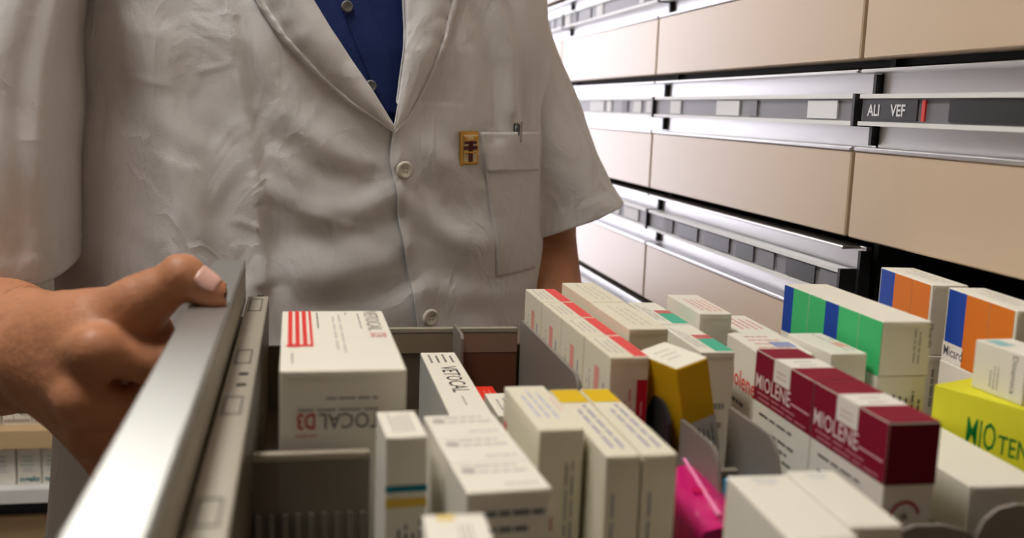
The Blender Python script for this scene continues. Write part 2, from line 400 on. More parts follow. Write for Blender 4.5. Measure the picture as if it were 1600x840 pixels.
# I two plain
for i, (y, l_, lab) in enumerate(((.603, .088, 'near'), (.693, .080, 'far'))):
    carton('medicine_box', f'taller cream carton with plain lid, {lab} one behind the red-edged row', (.2025, y), .0262, l_, 1.0665, ang=.5, group='two cream cartons', card=CARD2, prints=[
        ('T','lines',.25,.1,.8,.9,3,'v',(206,204,190)), ('F','lines',.15,.1,.95,.86,4,'v',(120,118,110))])
# J teal and red ends
for i, (x, y, lab) in enumerate(((.2440, .585, 'near'), (.2465, .668, 'far'))):
    carton('medicine_box', f'white carton with a teal and red band on its lid, {lab} one', (x, y), .0225, .080, 1.0555, ang=-1.5, group='two teal-banded cartons', prints=[
        ('T','r',.45,.02,.98,.45,TEAL), ('T','r',.45,.46,.98,.60,(200,110,110)), ('T','lines',.08,.1,.38,.95,3,'v',(170,170,170)), ('F','lines',.2,.3,.9,.7,3,'u',LG)])
# L yellow
carton('medicine_box', 'yellow carton with white lid tipped forward over the dark divider', (.2205, .536), .0225, .042, 1.060, zbase=1.002, ang=16, ry=-13, card=ink((214, 172, 24)), prints=[
    ('T','r',.01,.01,.99,.99,(240,236,222)), ('T','lines',.2,.3,.8,.8,3,'u',(200,196,184)), ('F','r',.01,.0,.99,.40,(206,202,194)), ('F','lines',.1,.02,.9,.36,6,'v',(90,88,86))])
# M small
carton('medicine_box', 'small white carton with pink print on its lid, standing highest by the back rail', (.2705, .655), .0235, .072, 1.0655, ang=-2, prints=[
    ('T','lines',.2,.1,.9,.8,4,'v',(226,160,156)), ('F','r',.1,.05,.9,.2,(206,96,90))])
# N red lettered
RL = (228, 84, 74)
carton('medicine_box', 'white carton with red lettering on its side, behind the maroon cartons', (.2800, .578), .0360, .060, 1.0555, ang=-4, prints=[
    ('L','t','Miolene',.02,.68,.056,.012,0,RL,.015), ('L','lines',.1,.35,.8,.62,3,'u',G), ('T','lines',.15,.2,.85,.9,4,'u',(222,180,170)), ('T','r',.5,.3,.9,.55,(150,160,200))])
carton('medicine_box', 'white carton with a red printed lid, left of the green-striped carton', (.2955, .652), .0330, .062, 1.052, ang=-2, prints=[('T','lines',.3,.2,.9,.8,4,'v',(224,150,150)), ('L','lines',.1,.3,.6,.8,3,'u',LG)])
# O
carton('medicine_box', 'small white carton with pastel lid tucked against the green-striped carton', (.3185, .560), .0245, .058, 1.0595, ang=.5, prints=[
    ('T','lines',.55,.05,.95,.95,2,'v',(190,190,176)), ('T','r',.6,.3,.9,.5,(226,176,160)), ('F','lines',.1,.5,.9,.7,1,'u',LG)])
# P the maroon pair
for i, lab in enumerate(('near', 'far')):
    carton('medicine_box', f'maroon and white carton with white word on its side, {lab} one of two in line', (.2735+.0008*i, .4225+.0752*i), .0268, .0742, 1.060, ang=-.6, group='two maroon cartons', prints=[
        ('T','r',.0,.0,1,1,MAR), ('T','r',.0,.37,1,.66,WHITE), ('T','lines',.3,.40,.8,.62,2,'u',(190,180,176)),
        ('L','r',.0,.685,1,.995,MAR), ('L','r',.34,.865,.63,.995,WHITE), ('L','lines',.38,.89,.58,.95,2,'u',(200,170,170)),
        ('L','t','MIOLENE',.02,.768,.047,.0092,0,(240,224,220),.003), ('L','r',.66,.79,.97,.80,(226,180,186)), ('L','lines',.03,.695,.97,.758,2,'u',(206,140,150)),
        ('L','lines',.1,.60,.95,.64,1,'u',K), ('L','lines',.1,.40,.8,.56,3,'u',G),
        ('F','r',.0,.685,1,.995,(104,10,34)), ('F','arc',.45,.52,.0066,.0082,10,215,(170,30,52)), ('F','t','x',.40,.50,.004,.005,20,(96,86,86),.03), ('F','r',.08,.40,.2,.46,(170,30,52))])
# Q
carton('medicine_box', 'broad white carton with faint lid print in front of the bright yellow carton', (.3215, .424), .0425, .128, 1.026, ang=-2, prints=[
    ('T','lines',.15,.45,.55,.62,2,'u',(196,194,200)), ('L','lines',.55,.35,.95,.60,2,'u',(130,126,124)), ('L','lines',.5,.1,.9,.25,1,'u',(110,106,104)), ('F','lines',.3,.2,.7,.5,1,'u',(206,202,190))])
# R bright yellow
carton('medicine_box', 'bright yellow carton with green lettering on its side', (.4065, .424), .040, .110, 1.0485, ang=20.5, card=ink((226, 222, 56)), prints=[
    ('L','t','MIO',.21,.665,.019,.0165,0,(16,120,50),.004), ('L','t','TENS',.395,.665,.0235,.0112,0,(16,120,50),.004)])
# S
carton('medicine_box', 'small white carton lying on top of the bright yellow carton', (.3895, .479), .0245, .041, 1.0772, zbase=1.0487, ang=3, prints=[
    ('L','t','Dinamica',.76,.93,.022,.0042,-90,G,.0), ('L','lines',.34,.1,.55,.6,3,'v',LG), ('T','r',.1,.55,.5,.9,(150,196,196))])
# T green striped on a plain one
carton('medicine_box', 'plain white carton underneath the green and blue striped carton', (.3485, .556), .0335, .134, 1.046, ang=-.5, prints=[('F','lines',.3,.55,.95,.9,5,'v',(110,108,104))])
tp = []
for a, b, c in ((0,.11,BLUE), (.11,.285,GREEN), (.29,.465,GREEN), (.465,.60,BLUE), (.60,.79,GREEN), (.795,1,GREEN)): tp.append(('L','r',a,.0,b,.985,c))
carton('medicine_box', 'long white carton with green and blue stripes along its side', (.3485, .555), .0335, .134, 1.0805, zbase=1.0462, ang=-.5, prints=tp + [
    ('F','t','Micardis',.94,.96,.015,.0028,-90,(80,78,76),.0), ('F','lines',.62,.2,.82,.95,2,'v',LG)])
# U, V orange and blue
for i, (nl, lab, l_) in enumerate((((.4300, .628), 'far', .080), ((.4275, .5375), 'near', .082))):
    carton('medicine_box', f'plain white carton below the {lab} orange and blue carton', nl, .0262, l_, 1.040, ang=-5, group='cartons under the orange ones', prints=[('F','lines',.1,.5,.9,.9,3,'v',LG)])
    op = [('L','r',.02,.26 if i else .1,.30,.985,BLUE), ('L','r',.30,.0 if i else .1,.64,.985,ORANGE), ('L','r',.645,.0 if i else .1,.97,.985,ORANGE), ('T','lines',.3,.1,.8,.9,3,'v',(206,202,192))]
    if i: op += [('L','r',.0,.0,.31,.26,(240,236,230)), ('L','t','Micard',.02,.08,.0245,.0070,0,(70,72,84),.01)]
    carton('medicine_box', f'white carton with blue and orange blocks on its side, {lab} one of two', (nl[0], nl[1]+.0005), .0262, l_, 1.0905, zbase=1.0403, ang=-6, prints=op, group='two orange and blue cartons')
# W pair at the bottom edge
for i, (x, y, l_, lab) in enumerate(((.1855, .345, .070, 'left'), (.2160, .354, .064, 'right'))):
    carton('medicine_box', f'blank white carton at the bottom edge below the maroon ones, {lab} of two', (x, y), 0.0290-.0055*i, l_, 1.040, ang=-3, group='two blank cartons', edge=.0012, prints=[('T','lines',.3,.82,.8,.95,2,'u',(176,190,206))])
# X pink packet
bm = bmesh.new()
rowsP = []
for i in range(15):
    v = i/14; row = []
    for jx in range(13):
        a = 2*math.pi*jx/12
        cx, cz = math.copysign(abs(math.cos(a))**.55, math.cos(a)), math.copysign(abs(math.sin(a))**.55, math.sin(a))
        s = (1 - .35*abs(2*v-1)**6)
        jit = .0014*noise.noise(Vector((v*9, a*1.6, 3)))
        row.append((cx*.0155*s+jit, (v-.5)*.088, .0245 + cz*.0245*(1-.2*abs(2*v-1)**5) + jit))
    rowsP.append(row)
V = grid_mesh(bm, rowsP); bm.faces.new(V[0]); bm.faces.new(V[-1][::-1])
pk = thing('pink_packet', 'glossy pink film packet lying between the dividers', 'packet', (.2040, .478, DF), math.radians(-9))
mk('film', bm, PINKPL, pk, True)
box('printed_heart', (-.0062, -.012, .0489), (.0022, -.004, .0494), ink((200, 10, 90)), pk, .0002)
box('seam', (-.0012, -.040, .0482), (.0006, .040, .0496), ink((244, 150, 196)), pk)
# small things at the back left of the tray
carton('medicine_box', 'small bright red carton peeping out beside the narrow carton', (.1240, .672), .013, .04, 1.0005, card=ink((224, 52, 36)), prints=[('T','lines',.2,.2,.8,.8,2,'v',(236,120,100))])
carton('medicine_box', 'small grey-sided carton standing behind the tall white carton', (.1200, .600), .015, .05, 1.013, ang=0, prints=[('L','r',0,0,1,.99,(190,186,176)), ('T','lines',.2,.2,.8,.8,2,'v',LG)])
carton('medicine_box', 'low light blue carton at the bottom between the grey dividers', (.2330, .455), .020, .06, 1.000, card=ink((70, 150, 190)), prints=[('T','lines',.2,.2,.8,.8,2,'v',(150,200,220))])

# ------------------------------------------------------------------ tray dividers
def plate_x(label, x, pts, th=.0022, m_=ACRYL2):
    """upright divider lying along the drawer: outline in (Y,Z)"""
    o = prism('tray_divider', [(p[0], p[1]-DF) for p in pts], 'x', -th/2, th/2, m_)
    o.location = (x, 0, DF); tag(o, label, 'divider'); return o
def cross(label, x0, x1, y, z1, th=.0025, ribs=0, m_=ACRYL):
    t = thing('tray_divider', label, 'divider', (x0, y, DF))
    box('plate', (0, 0, 0), (x1-x0, th, z1-DF), m_, t)
    box('lit_top_edge', (0, -.0015, z1-DF), (x1-x0, th+.0015, z1-DF+.004), LIT_EDGE, t, .0008)
    for i in range(ribs):
        x = (i+.5)/ribs*(x1-x0)
        box('rib', (x-.0012, -.002, .0), (x+.0012, 0, (z1-DF)*.55), ACRYL2, t)
    return t
LIT_EDGE = mat('lit_acrylic_edge', (.42, .38, .30), .2, alpha=.9)  # paler than the plates: bright highlight along the top edge, put into colour
def rnd(y0, y1, z0, z1, r, slope=0):
    """profile with a rounded near shoulder falling to the near end"""
    pts = [(y1, z0), (y1, z1)]
    for i in range(7):
        a = math.radians(90 + i*90/6*.7)
        pts.append((y0+slope+r + r*math.cos(a), z1-r + r*math.sin(a)))
    pts.append((y0, z0)); return pts
cross('smoky cross divider with ribs in front of the striped carton', -.0235, .0345, .500, 1.0235, ribs=9)
fd1 = cross('smoky cross divider along the far end, left half', .052, .118, .786, 1.024, m_=ACRYL)
fd2 = cross('smoky cross divider along the far end, right half', .1205, .170, .786, 1.024, m_=ACRYL)
box('label_band', (0, -.0012, .046), (.066, -.0002, .0615), mat('clear_label_band', srgb(150, 138, 116), .25), fd1); box('label_band', (0, -.0012, .046), (.0495, -.0002, .0615), mat('pinkish_label_band', srgb(160, 128, 112), .25), fd2)
box('reflection_panel', (0, -.001, .0), (.0495, -.0002, .0455), mat('reddish_reflection', srgb(120, 74, 54), .3), fd2)  # thin sheet added to paint a reddish reflection onto the divider
cross('low tan cross divider under the yellow-sided carton', .2035, .262, .528, .996)
plate_x('thin upright divider at the far end of the narrow carton', .1192, rnd(.745, .785, DF, 1.031, .006))
plate_x('long smoky divider left of the red-edged row', .1735, rnd(.590, .785, DF, 1.034, .012, .02))
plate_x('grey divider with sloping near edge left of the yellow carton foot', .2125, rnd(.455, .53, DF, 1.030, .014, .02), .002)
plate_x('grey divider with rounded top between the packet and the maroon cartons', .2480, rnd(.450, .545, DF, 1.032, .015, .03), .002)
plate_x('dark grey divider standing near the back rail', .3020, rnd(.725, .765, DF, 1.048, .006), .002)
for lab, yy, px_ in (('grey rounded cross divider in front of the maroon carton, at the bottom edge', .402, [(1392,850),(1405,832),(1430,822),(1470,820),(1505,828),(1522,840)]), ('grey rounded cross divider in front of the broad white carton, at the corner', .405, [(1528,835),(1540,812),(1562,795),(1590,788),(1630,792),(1660,810)])):
    pp = [un(x, y, Y=yy) for x, y in px_]; o = prism('tray_divider', [(pp[0].x, DF)] + [(p.x, p.z) for p in pp] + [(pp[-1].x, DF)], 'y', yy, yy+.0025, ACRYL2)
    tag(o, lab, 'divider')
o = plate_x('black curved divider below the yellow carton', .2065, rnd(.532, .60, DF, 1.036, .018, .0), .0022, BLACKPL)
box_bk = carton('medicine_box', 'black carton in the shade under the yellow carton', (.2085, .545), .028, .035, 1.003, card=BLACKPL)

# ------------------------------------------------------------------ the person
def nets(f, lo, hi, h):
    """surface nets over a signed distance function f(X,Y,Z arrays) -> verts, quads"""
    ax = [np.arange(lo[i], hi[i]+h, h) for i in range(3)]
    G_ = np.meshgrid(*ax, indexing='ij'); D = f(*G_).astype(np.float32)
    n = D.shape; S = D < 0
    c = np.zeros(tuple(k-1 for k in n), np.int8); sl = (slice(0, -1), slice(1, None))
    acc = np.zeros(c.shape+(3,), np.float32); cnt = np.zeros(c.shape, np.float32)
    for a in range(3):
        o = [0, 1, 2]; o.remove(a)
        for p in (0, 1):
            for q_ in (0, 1):
                i0 = [None]*3; i1 = [None]*3
                i0[a] = sl[0]; i1[a] = sl[1]; i0[o[0]] = i1[o[0]] = sl[p]; i0[o[1]] = i1[o[1]] = sl[q_]
                A, B = D[tuple(i0)], D[tuple(i1)]; x = (A < 0) != (B < 0)
                t = np.where(x, A/np.where(x, A-B, 1), 0)
                pt = [None]*3; pt[a] = t; pt[o[0]] = np.full_like(t, p); pt[o[1]] = np.full_like(t, q_)
                for k in range(3): acc[..., k] += np.where(x, pt[k], 0)
                cnt += x
    act = cnt > 0; idx = -np.ones(c.shape, np.int64); idx[act] = np.arange(act.sum())
    ijk = np.argwhere(act); V = (ijk + acc[act]/cnt[act][:, None])*h + np.array(lo)
    Q = []
    for a in range(3):
        o = [(a+1) % 3, (a+2) % 3]
        i0 = [slice(1, -1)]*3; i1 = [slice(1, -1)]*3; i0[a] = slice(0, -1); i1[a] = slice(1, None)
        A, B = S[tuple(i0)], S[tuple(i1)]
        for flip, msk in ((0, A & ~B), (1, ~A & B)):
            e = np.argwhere(msk); off = np.ones(3, int); off[a] = 0; e = e + off
            def at_(u, v):
                z = e.copy(); z[:, o[0]] -= u; z[:, o[1]] -= v; return idx[tuple(z.T)]
            q4 = np.stack([at_(0, 0), at_(1, 0), at_(1, 1), at_(0, 1)], 1)
            Q.append(q4[:, ::-1] if flip else q4)
    Q = np.concatenate(Q); Q = Q[(Q >= 0).all(1)]
    return V, Q
def cone(a, b, ra, rb):
    a = np.array(a, float); b = np.array(b, float); ab = b-a; L2 = ab @ ab + 1e-12
    def f(X, Y, Z):
        t = np.clip(((X-a[0])*ab[0]+(Y-a[1])*ab[1]+(Z-a[2])*ab[2])/L2, 0, 1)
        return np.sqrt((X-a[0]-t*ab[0])**2+(Y-a[1]-t*ab[1])**2+(Z-a[2]-t*ab[2])**2) - (ra+(rb-ra)*t)
    return f
def ell(c, r):
    c = np.array(c, float); r = np.array(r, float)
    def f(X, Y, Z):
        k = np.sqrt(((X-c[0])/r[0])**2+((Y-c[1])/r[1])**2+((Z-c[2])/r[2])**2)
        return (k-1)*r.min()
    return f
def smooth_union(fs, k):
    def f(X, Y, Z):
        d = None
        for g in fs:
            e = g(X, Y, Z)
            if d is None: d = e; continue
            hh = np.clip(.5+.5*(d-e)/k, 0, 1); d = d*hh*0 + (e*hh + d*(1-hh)) - k*hh*(1-hh) if False else (d*(1-hh) + e*hh) - k*hh*(1-hh)
        return d
    return f
def mesh_from(name, VQ, material, parent, origin):
    vs_, fs = [], []; base = 0
    for V, Q in VQ:
        vs_.append(V - np.array(origin)); fs.append(Q+base); base += len(V)
    V = np.concatenate(vs_); Q = np.concatenate(fs)
    me = bpy.data.meshes.new(name); me.from_pydata(V.tolist(), [], Q.tolist()); me.materials.append(material)
    me.polygons.foreach_set('use_smooth', [True]*len(me.polygons)); me.update()
    o = bpy.data.objects.new(name, me); COL.objects.link(o); o.parent = parent
    return o

ORG = Vector((.03, 1.06, 0)); PHI = math.radians(18)
EX = Vector((math.cos(PHI), math.sin(PHI), 0)); EF = Vector((math.sin(PHI), -math.cos(PHI), 0))
person = thing('person', 'person in a white short-sleeved coat over a navy shirt, pulling the drawer', 'person', ORG)
def loc2w(x, q_, z): return ORG + EX*x + EF*q_ + Vector((0, 0, z))
def rel(v): return Vector(v) - ORG

# ---- body: right arm and hand follow the photo, then torso, head and legs
Ya = .63
def hp(px, py, y): return tuple(un(px, py, Y=y))
elbow = (-.322, .892, 1.002); wrist = hp(88, 553, .675)
iM, mM, rM, pM = hp(150, 548, .612), hp(128, 622, .618), hp(146, 678, .630), hp(172, 722, .645)
tC = hp(140, 520, .650); tM = hp(212, 478, .635); tI = hp(284, 433, .630); tT = hp(334, 459, .627)
fine = [cone((-.30, .925, 1.14), elbow, .052, .047), cone(elbow, hp(0, 541, .80), .049, .048), cone(hp(0, 541, .80), hp(50, 548, .725), .048, .039), cone(hp(50, 548, .725), wrist, .039, .033),
        cone(wrist, hp(110, 530, .665), .030, .026), cone(wrist, iM, .029, .0142), cone(wrist, mM, .028, .0150), cone(wrist, rM, .025, .0155), cone(hp(95, 600, .675), pM, .023, .0135),
        cone(hp(140, 545, .66), hp(165, 640, .65), .02, .018), cone(hp(165, 525, .645), hp(228, 556, .638), .020, .0135), cone(tC, hp(225, 515, .648), .020, .0125), cone(hp(200, 520, .652), hp(246, 516, .654), .014, .0085),
        cone(hp(105, 520, .665), tC, .024, .022), cone(tC, tM, .022, .0155), cone(tM, tuple(Vector(tM).lerp(Vector(tI), .4)), .0130, .0120)]
def finger(M_, pip, dip, tip, r0):
    return [cone(M_, pip, r0*1.06, r0*1.0), cone(pip, dip, r0*.96, r0*.88), cone(dip, tip, r0*.86, r0*.74)]
fingers = []
for M_, pip, r0 in ((iM, hp(236, 572, .622), .0112), (mM, hp(206, 640, .628), .0114), (rM, hp(196, 700, .640), .0106), (pM, hp(202, 735, .655), .0092)):
    p = Vector(pip); dip = (min(p.x+.016, -.0655), p.y+.004, p.z+.010); dip = (p.x+.012, p.y+.004, p.z+.012); tip = (-.063, p.y+.008, max(p.z+.020, 1.036))
    tip = (p.x+.010, p.y+.008, p.z+.026)
    if M_ is iM: dip = (-.074, p.y+.004, 1.046); tip = (-.060, p.y+.008, 1.058)
    fingers.append(finger(M_, pip, dip, tip, r0))
fingers.append([cone(tM, tI, .0138, .0128), cone(tI, tT, .0128, .0098), cone(hp(278, 424, .632), hp(290, 424, .631), .0092, .0092)])
hand_f = smooth_union(fine, .013)
ff = [smooth_union(f_, .004) for f_ in fingers]
def hand_sdf(X, Y, Z):
    d_ = hand_f(X, Y, Z)
    g = np.minimum.reduce([f_(X, Y, Z) for f_ in ff]); k = .008
    hh = np.clip(.5+.5*(d_-g)/k, 0, 1); d_ = d_*(1-hh)+g*hh - k*hh*(1-hh)
    # creases at the thumb web
    for a, b, r, dep in ((hp(206, 500, .612), hp(236, 525, .612), .003, .0016), (hp(222, 496, .610), hp(240, 520, .612), .0022, .0012), (hp(170, 590, .600), hp(205, 600, .603), .004, .0016)):
        c_ = cone(a, b, 0, 0)(X, Y, Z); d_ = d_ + dep*np.exp(-(c_/r)**2)
    return d_
lower = (-.39, .575, .93); upper = (-.045, .985, 1.19)
hand_mesh = nets(hand_sdf, lower, upper, .0021)
LEL = (.262, 1.135, 1.075); LWR = (.262, .985, .935)
coarse = [ell(tuple(loc2w(0, 0, 1.22)), (.17, .10, .22)), ell(tuple(loc2w(0, 0, .98)), (.16, .105, .18)), cone(loc2w(-.13, .0, 1.375), loc2w(.13, .0, 1.375), .05, .05), cone(loc2w(0, 0, 1.4), loc2w(0, .01, 1.55), .06, .055),
          ell(tuple(loc2w(0, .01, 1.645)), (.076, .094, .105)), cone(loc2w(0, .045, 1.585), loc2w(0, .062, 1.56), .052, .034), cone(loc2w(0, .095, 1.655), loc2w(0, .118, 1.618), .008, .013),
          cone(loc2w(-.078, -.005, 1.655), loc2w(-.080, -.008, 1.615), .012, .009), cone(loc2w(.078, -.005, 1.655), loc2w(.080, -.008, 1.615), .012, .009), cone(loc2w(-.02, .098, 1.583), loc2w(.02, .098, 1.583), .006, .006),
          cone(loc2w(-.09, 0, .92), loc2w(-.10, 0, .5), .085, .055), cone(loc2w(-.10, 0, .5), loc2w(-.10, -.02, .08), .05, .038), cone(loc2w(.09, 0, .92), loc2w(.10, 0, .5), .085, .055), cone(loc2w(.10, 0, .5), loc2w(.10, -.02, .08), .05, .038),
          cone(loc2w(-.15, -.03, 1.36), (-.278, .965, 1.2), .04, .044), cone((-.278, .965, 1.2), (-.30, .93, 1.12), .044, .048),
          cone(loc2w(.13, 0, 1.375), (.208, 1.135, 1.25), .044, .036), cone((.208, 1.135, 1.25), LEL, .036, .041), cone(LEL, LWR, .044, .031)]
lh = Vector(LWR); dirn = Vector((-.25, -.55, -.75)).normalized(); sd = Vector((.85, -.5, .1)).normalized()
kn = [lh + dirn*.085 + sd*o_ for o_ in (-.03, -.01, .011, .029)]
for p_, ln, r_ in zip(kn, (.078, .085, .08, .062), (.0115, .012, .011, .0095)):
    coarse += [cone(lh, p_, .024, .015), cone(p_, p_+dirn*ln*.5, r_, r_*.95), cone(p_+dirn*ln*.5, p_+dirn*ln*.95+Vector((-.012, .01, 0)), r_*.95, r_*.8)]
coarse += [cone(lh+dirn*.02, lh+dirn*.055-sd*.045, .018, .013), cone(lh+dirn*.055-sd*.045, lh+dirn*.1-sd*.055, .0125, .0095)]
body_mesh = nets(smooth_union(coarse, .014), (-.36, .84, .03), (.40, 1.24, 1.77), .0085)
body = mesh_from('body', [hand_mesh, body_mesh], SKIN, person, ORG)
# fine dark hair on the forearm, pointing towards the wrist
bm = bmesh.new(); rr = random.Random(5); HV, HQ = hand_mesh; e0 = Vector(elbow); w0 = Vector(wrist); fa = (w0-e0).normalized()
cand = [i for i in range(len(HV)) if 0.02 < (Vector(HV[i])-e0).dot(fa) < (w0-e0).length-.01]
for i in rr.sample(cand, 900):
    p = Vector(HV[i]); s_ = (p-e0).dot(fa); n = (p-(e0+fa*s_)).normalized(); t_ = (fa + n*.25 + Vector((0, 0, -1))*rr.uniform(.0, .5) + Vector((rr.uniform(-.3, .3),)*3)).normalized()
    ln = rr.uniform(.008, .016); sd0 = n.cross(t_).normalized()*.00009
    a_, b_2, c_ = p, p+t_*ln*.5+n*.0008, p+t_*ln-n*.0004
    v4 = [bm.verts.new(k-ORG) for k in (a_-sd0, a_+sd0, b_2+sd0*.8, b_2-sd0*.8, c_)]
    bm.faces.new(v4[:4]); bm.faces.new((v4[3], v4[2], v4[4]))
mk('arm_hair', bm, mat('body_hair', (.035, .022, .016), .6), person)['kind'] = 'stuff'
# thumb nail: a curved plate on the last joint of the thumb
tt = Vector(tT); ti = Vector(tI); ax_ = (tt-ti).normalized(); toc = (Vector((0, 0, CH))-tt).normalized()
up_ = (toc*.55 + Vector((.15, 0, .62))); up_ = (up_ - ax_*up_.dot(ax_)).normalized(); sd_ = ax_.cross(up_)
bm = bmesh.new(); rowsN = []
for i in range(9):
    u = i/8; row = []
    for jx in range(9):
        v = (jx-4)/4*.74*(1-.25*abs(2*u-1)**3)
        r_ = .0128 - .0026*u
        c_ = ti.lerp(tt, .40+.64*u)
        row.append(c_ + up_*(r_*math.cos(v)*.99+.0007 - .0022*max(0, u-.75)) + sd_*r_*math.sin(v) - ORG)
    rowsN.append(row)
grid_mesh(bm, rowsN); nail = mk('thumb_nail', bm, NAIL, person, True)
nail.modifiers.new('s', 'SOLIDIFY').thickness = .0006

# ---- coat surface
ZT = np.array([.55, .70, .85, .95, 1.05, 1.15, 1.25, 1.33, 1.40, 1.44, 1.47])
AT = np.array([.275, .268, .252, .238, .230, .230, .232, .226, .190, .120, .080])
BT = np.array([.185, .180, .165, .152, .146, .142, .138, .128, .104, .085, .072])
NE = 2.35
def AB(z, x=1.):
    a = np.interp(z, ZT, AT); k = np.interp(z, [.85, 1.05, 1.15, 1.2, 1.33, 1.40, 1.455], [1.08, 1.13, 1.09, 1.06, 1.14, 1.16, 1.0])
    return np.where(np.asarray(x) < 0, a*k, a), np.interp(z, ZT, BT)
def hit(px, py):
    r = RIGHT*(px-800) + DOWN*(py-420) + FWD*FPX; r = r/r.y
    t = np.linspace(.7, 1.35, 1300)
    x = r.x*t - ORG.x; y = t - ORG.y; z = CH + r.z*t
    xl = x*EX.x + y*EX.y; q_ = x*EF.x + y*EF.y; a, b = AB(z, xl)
    g = np.abs(xl/a)**NE + np.abs(q_/b)**NE
    i = np.argmax(g < 1) if (g < 1).any() else np.argmin(g)
    return float(xl[i]), float(z[i])
FOLDS = []      # (polyline in coat coordinates, height, width)
def fold(pts, amp, sig): FOLDS.append((np.array([hit(*p) for p in pts]), amp, sig))
for args in (
    ([(320,-220),(345,-40),(362,40),(385,180),(400,280),(410,440)], .0075, .0060), ([(330,-220),(370,20),(398,180),(420,300),(432,440)], -.009, .012),
    ([(120,-220),(175,-40),(235,90),(275,230),(290,420)], .015, .016), ([(70,-200),(125,20),(185,150),(215,280),(225,430)], -.014, .016), ([(250,-220),(295,30),(330,180),(345,300),(352,420)], -.011, .016),
    ([(268,255),(282,330),(270,400)], .006, .006), ([(300,265),(312,330),(318,420)], .006, .006),
    ([(190,118),(225,125),(262,133)], .0015, .003), ([(310,110),(340,105),(358,98)], .0015, .003),
    ([(330,-150),(410,20),(470,120),(540,190),(600,235)], -.006, .014), ([(320,-120),(385,50),(440,160),(510,230),(600,262)], .006, .012), 
    ([(430,220),(500,270),(560,285),(608,268)], -.005, .010), ([(420,300),(500,330),(560,325),(612,300)], .006, .011), ([(440,370),(520,375),(580,360),(618,335)], -.005, .011),
    ([(470,330),(520,345),(545,352)], .0025, .004), ([(430,430),(520,430),(590,410),(630,390)], .006, .014), ([(480,480),(560,475),(640,440)], -.004, .012),
    ([(440,180),(480,260),(495,340)], .003, .010), ([(370,345),(392,352),(402,356)], .003, .003),
    ([(640,275),(700,320),(745,330)], -.005, .012), ([(640,320),(700,370),(760,380)], .006, .012), ([(650,400),(710,430),(770,440)], -.004, .014), ([(660,450),(720,460),(800,455)], .004, .012),
    ([(660,230),(720,270),(750,290)], .004, .010), ([(690,60),(700,160),(690,250)], .004, .014), ([(700,-220),(738,-30),(765,80),(775,170),(772,210)], -.010, .009), ([(730,-220),(768,-30),(795,80),(800,170)], .010, .008), ([(760,-220),(798,-30),(818,80),(822,190)], -.010, .008), ([(680,-220),(712,-10),(735,90),(745,190)], .005, .010),
    ([(790,230),(800,320),(790,400)], .004, .012), ([(122,142),(172,143)], .002, .003), ([(172,143),(170,200),(166,248)], .003, .004)):
    fold(*args)
def disp(x, z):
    x = np.asarray(x, float); z = np.asarray(z, float); d_ = np.zeros_like(x)
    for P_, amp, sig in FOLDS:
        best = np.full_like(x, 9.)
        for (ax1, az1), (bx1, bz1) in zip(P_[:-1], P_[1:]):
            ux, uz = bx1-ax1, bz1-az1; L2 = ux*ux+uz*uz+1e-12
            t = np.clip(((x-ax1)*ux+(z-az1)*uz)/L2, 0, 1)
            best = np.minimum(best, (x-ax1-t*ux)**2+(z-az1-t*uz)**2)
        d_ += (.48 if sig > .0075 else .7 if len(P_) > 3 else .35)*amp*np.exp(-best/sig**2)
    d_ += .0012*np.sin(x*47+z*13+1.3*np.sin(z*31)) + .0008*np.sin(x*23-z*61+2*np.sin(x*19)) + .0004*np.sin(x*120+z*40+2*np.sin(z*70))
    return d_
def csurf(x, z, off=0., front=True, scale=1., dx=None):
    """point on the coat front at coat coordinates (x, z), lifted by off"""
    a, b = AB(z, x); a = float(a); u = min(.999, abs(x/a)); q_ = b*(1-u**NE)**(1/NE)
    nx = math.copysign(u**(NE-1)/a, x); nq = (q_/b)**(NE-1)/b; nl = math.hypot(nx, nq)
    o = off + (float(disp(x, z)) if dx is None else dx)
    return loc2w(x+nx/nl*o, q_+nq/nl*o, z) - ORG
def curve(pts):
    c = sorted([hit(*p) for p in pts], key=lambda p: p[1]); return np.array([p[1] for p in c]), np.array([p[0] for p in c])
Vb = hit(613, 196)
fz, fx = curve([(613,196),(580,143),(545,92),(512,42),(487,0),(462,-45),(440,-90)]); gz, gx = curve([(613,196),(622,140),(629,90),(632,45),(630,0),(624,-45),(616,-90)])
ez, ex = curve([(613,196),(607,250),(615,300),(622,350),(637,430),(648,500),(662,580),(675,660)])
def edge_over(z):      # image-right front panel
    return np.interp(z, gz, gx) if z > Vb[1] else np.interp(z, ez, ex)
def edge_under(z):
    return np.interp(z, fz, fx) if z > Vb[1] else np.interp(z, ez, ex) + min(.03, (Vb[1]-z)*.8)
zs = np.concatenate([np.linspace(.58, .93, 36), np.linspace(.934, 1.345, 190), np.linspace(1.35, 1.468, 30)])
